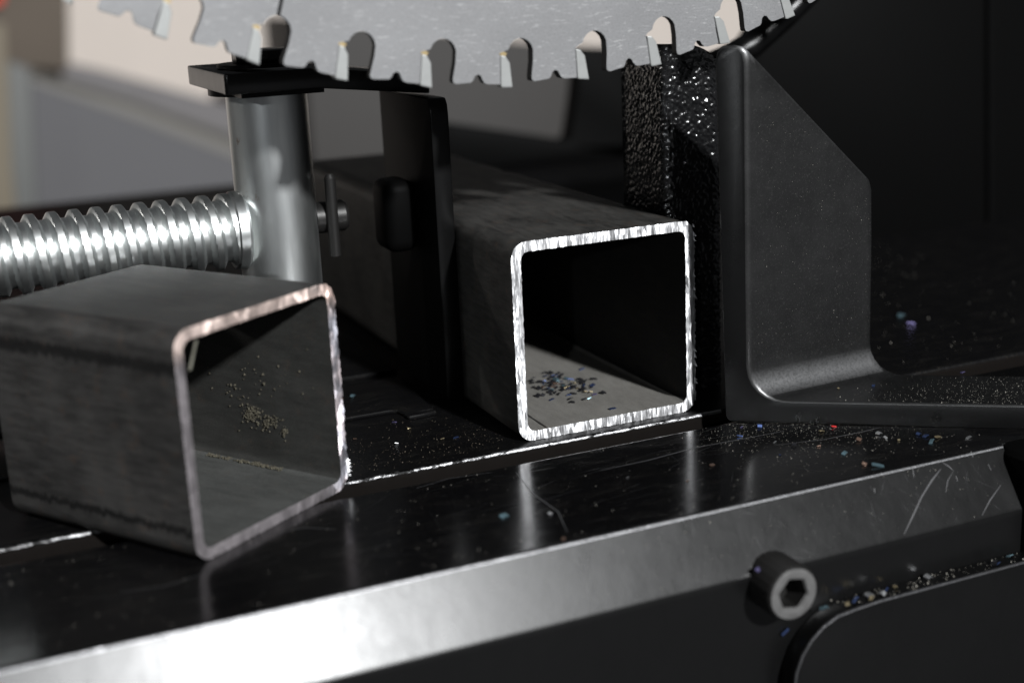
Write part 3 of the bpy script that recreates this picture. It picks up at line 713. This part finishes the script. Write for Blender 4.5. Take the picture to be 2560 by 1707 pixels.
named = [
 ('red', 2084, 1068, 0, 1.25, .1, 'red plastic sliver on the rail just under the fence bracket', GR, 3),
 ('gold', 2054, 1079, 0, 1.0, .25, 'flat gold chip left of and below the red sliver', GR, 0),
 ('silver', 1937, 1107, 0, .95, .5, 'flat silver chip on the rail below the bracket corner', GR, 3),
 ('dark', 1984, 1115, 0, 1.25, -.6, 'dark curled chip right of the flat silver chip', GR, 2),
 ('copper', 2047, 1116, 0, .8, -.2, 'small copper coloured chip below the gold chip', GR, 3),
 ('silver', 2197, 1086, 0, 1.3, .3, 'round curled silver chip under the bracket foot', GR, 2),
 ('silver', 2213, 1095, 0, .9, 1.5, 'upright silver chip beside the round curled one', GR, 0),
 ('copper', 2146, 1101, 0, 1.4, .8, 'twisted brownish chip between the red sliver and the curled silver chip', GR, 2),
 ('gold', 2247, 1101, 0, .7, 1.0, 'small gold crumb right of the upright silver chip', GR, 2),
 ('blue', 2296, 1087, 0, 1.1, .4, 'blue square chip nearest the bracket foot', GR, 2),
 ('blue', 2314, 1092, 0, 1.2, .3, 'larger blue chip touching the blue square chip', GR, 0),
 ('gold', 2345, 1094, 0, 1.3, .35, 'gold and white pointed chip right of the blue pair', GR, 1),
 ('teal', 2329, 1106, 0, 1.4, .7, 'pale blue chip below the blue pair', GR, 1),
 ('silver', 2421, 1096, 0, 1.1, .3, 'plain silver chip alone near the right end of the rail', GR, 1),
 ('blue', 1849, 1091, 0, 1.2, -.2, 'dark blue chip near the lower left corner of the bracket', GR, 3),
 ('blue', 1898, 1067, 0, 1.4, 1.2, 'blue chip leaning against the bottom edge of the bracket', GR, 2),
 ('violet', 1854, 1069, 0, .8, .4, 'tiny violet chip by the bracket corner', GR, 3),
 ('teal', 2111, 1135, 0, 1.25, .5, 'teal grey chip in the middle of the dusty rail patch', GR, 0),
 ('copper', 2159, 1162, 0, 1.3, .9, 'dull pink brown chip near the rail edge', GR, 2),
 ('teal', 2194, 1166, 0, 1.6, -.5, 'long teal blue chip on the rail edge', GR, 1),
 ('blue', 1950, 1138, 0, .6, .5, 'tiny blue chip glinting below the flat silver chip', GR, 3),
 ('copper', 1780, 1164, 0, 1.05, .5, 'copper chip right of the tube reflection', GR, 1),
 ('copper', 1719, 1203, 0, .7, .4, 'small pink chip in the narrow reflection streak', GR, 3),
 ('silver', 1569, 1195, 0, .75, .5, 'thin silver chip in the middle of the rail', GR, 3),
 ('teal', 1260, 1293, 0, 1.65, .5, 'bright blue white chip left of the wide reflection streak', GR, 0),
 ('silver', 1375, 1286, 0, 1.0, .9, 'small silver chip right of the wide reflection streak', GR, 2),
 ('copper', 1409, 1349, 0, .8, .2, 'rusty crumb on the upper edge of the slanted strip', GR, 2),
 ('blue', 2120-980, 1101-6, 0, .8, -.1, 'blue chip on the table left of the clamped tube', GT, 1),
 ('gold', 1106, 1098, 0, .95, .4, 'gold chip touching the blue chip left of the tube', GT, 3),
 ('copper', 887, 1098, 0, .85, .35, 'reddish chip on the table beside the offcut', GT, 3),
 ('teal', 882, 992, 1.2, 1.3, .9, 'pale blurred chip on the raised pad by the offcut', GT, 2),
 ('copper', 852, 1000, 1.2, 1.1, .2, 'brown blurred chip beside the pale one on the raised pad', GT, 2),
 ('violet', 986, 1057, 0, .9, 1.9, 'violet white chip at the corner of the raised pad', GT, 1),
 ('gold', 1023, 1073, 0, .75, .3, 'pale gold crumb right of the raised pad corner', GT, 2),
 ('silver', 991, 1109, 0, .75, -.1, 'thin silver sliver on the table behind the slot', GT, 3),
 ('violet', 2406, 933, 5.95, 1.0, .2, 'white and violet chip on the back of the bracket foot', GB, 0),
 ('blue', 2184, 966, 5.95, .9, .8, 'blue chip on the grey reflection on the bracket foot', GB, 2),
 ('gold', 2096, 972, 5.95, .6, .8, 'tiny yellow crumb on the bracket foot near the fillet', GB, 2),
 ('teal', 2253, 793, 0, 2.2, .5, 'pale teal blurred chip on the dark table behind the bracket', GT, 2),
 ('violet', 2275, 811, 0, 2.0, -.3, 'lilac blurred chip beside the pale teal one', GT, 0),
]
for k, px, py, z, sz, rz, lab, g, var in named: chip(k, onz(px, py, z), sz, rz, lab, g, .25, var)
ledge = [
 ('violet', 1895, 1426, 1.3, .5, 'violet chip stuck at the left of the cap screw', 0, -68.2),
 ('gold', 2120, 1488, 1.2, 1.1, 'gold hooked chip on the ledge right of the cap screw', 2, -70.6),
 ('blue', 2139, 1477, 1.3, .5, 'blue chip touching the gold hooked one', 1, -70),
 ('silver', 2172, 1458, 1.7, .3, 'largest silver chip in the ledge pile', 0, -69.5),
 ('silver', 2206, 1466, 1.5, 2.0, 'curled grey chip right of the largest silver one', 2, -70.5),
 ('blue', 2217, 1453, 1.1, .5, 'small blue chip on top of the ledge pile', 3, -69),
 ('gold', 2238, 1452, 1.0, .2, 'dull gold chip at the right end of the ledge pile', 2, -69),
 ('gold', 2180, 1482, 1.2, .6, 'dark gold chip at the front of the ledge pile', 0, -71),
 ('silver', 2321, 1421, 1.75, .3, 'bright white chip alone on the ledge', 2, -68.8),
 ('teal', 2527, 1364, 1.3, .3, 'teal chip on the ledge near the right edge', 0, -68.8),
 ('blue', 2495, 1400, 1.0, .3, 'blue chip on the ledge near the right edge', 0, -70.5),
 ('dark', 2488, 1385, 1.5, .8, 'dark chip with grey edge on the ledge near the right edge', 2, -70),
 ('teal', 2060, 1525, 1.6, .4, 'grey green chip in the groove under the cap screw', 2, -71.5),
]
for k, px, py, sz, rz, lab, var, yy in ledge:
    p = ony(px, py, yy)
    if p.x > 44: p.z = -23.2
    chip(k, p, sz, rz, lab, GL, .35, var)
for k, px, py, rz, lab in (('blue', 1962, 1579, 1.0, 'blue chip clinging to the rail face left of the plate corner'), ('violet', 2000, 1602, 1.1, 'violet chip clinging beside the rounded plate corner'), ('blue', 2040, 1548, .4, 'bright blue crumb between cap screw and plate corner')):
    p = ony(px, py, -67.3); o = chip(k, p, 1.2, 0, lab, GL, .1, 1); o.rotation_euler = (R(90), R(-35), 0)
# chips inside the clamped tube
GI = 'chips on the floor inside the clamped tube'
for k, px, py, sz, rz, lab, var in (('blue', 1531, 1023, 1.15, .2, 'single blue chip lying nearest the mouth inside the clamped tube', 1), ('violet', 1486, 987, .9, .3, 'violet chip at the front right of the pile in the tube', 1),
        ('gold', 1507, 981, .8, .4, 'glinting gold chip at the right of the pile in the tube', 2), ('blue', 1379, 1000, .95, .3, 'blue chip at the front of the pile in the tube', 1), ('dark', 1430, 1007, 1.1, -.5, 'dark chip lying just in front of the pile in the tube', 0)):
    chip(k, onz(px, py, 2.5), sz, rz, lab, GI, .2, var)
for i in range(110):
    px = random.gauss(1400, 42); py = 972+(px-1400)*.10+random.gauss(-6, 17)
    if px < 1325 or py > 1003 or py < 918: continue
    k = random.choices(['dark', 'blue', 'gold', 'teal', 'copper'], [13, 2.2, .8, 1.2, .5])[0]
    lab = {'dark': 'dark chip in the heap inside the clamped tube', 'blue': 'blue chip in the heap inside the clamped tube', 'gold': 'gold chip in the heap inside the clamped tube', 'teal': 'grey blue chip in the heap inside the clamped tube', 'copper': 'brown chip in the heap inside the clamped tube'}[k]
    chip(k, onz(px, py, 2.5), random.uniform(.7, 1.5), random.uniform(-.4, .9), lab, GI, .3)
# fine dust: nobody could count it
def dust_obj(name, label, n, area, rmin, rmax, mat=None):
    bm = bmesh.new()
    for _ in range(n):
        p = area()
        if p is not None: grain(bm, p, random.uniform(rmin, rmax)*random.choice((.6, .7, 1, 1, 1.5)))
    o = obj(name, bm, mat or DUST, None, 0); return tag(o, label, kind='stuff')
def area_rail():
    px = random.triangular(1700, 2560, 2200); x0 = onz(px, 1100, 0).x
    y = -14-abs(random.gauss(0, 16))
    if y < -58.5: return None
    return Vector((x0+random.gauss(0, 8), y, .05))
dust_obj('rail_dust', 'pale metal dust on the front rail under the bracket', 1700, area_rail, .05, .11)
dust_obj('rail_specks', 'sparse metal specks along the front rail', 420, lambda: Vector((random.uniform(-130, 90), random.uniform(-58, -14), .05)), .05, .11)
dust_obj('foot_dust', 'metal dust on the bracket foot', 900, lambda: (lambda v, s: ba+V*v+U*s+Vector((0, 0, 5.97)))(random.triangular(16, 80, 60), random.uniform(1, 37)), .05, .10)
dust_obj('table_dust', 'fine dust on the table left of the clamped tube', 420, lambda: Vector((random.uniform(-60, -1), random.triangular(-3, 34, 4), .05)), .05, .11, m_plain('brown_metal_dust', (.22, .18, .13), .7, .2))
dust_obj('table_far_dust', 'specks on the dark table behind the bracket', 300, lambda: Vector((random.uniform(95, 220), random.uniform(0, 140), .05)), .08, .22)
dust_obj('strip_specks', 'pale specks on the slanted front strip', 260, lambda: SO+SN*.03+Vector((random.uniform(-60, 94), 0, 0))+Vector((0, -math.sin(R(29)), -math.cos(R(29))))*random.uniform(1, 14.5), .05, .12)
dust_obj('fence_specks', 'pale specks on the fence bracket plate', 520, lambda: (lambda s: (lambda z: ba+U*s+V*5.95+Vector((0, -.02, z)))(random.uniform(15, max(16, ztop(s)-5))))(random.uniform(1.5, 37.5)), .035, .075)
dust_obj('ledge_dust', 'grey chips dust along the ledge of the rounded plate', 130, lambda: Vector((random.triangular(40, 110, 52), random.uniform(-71.8, -67.2), -23.15)), .06, .2)
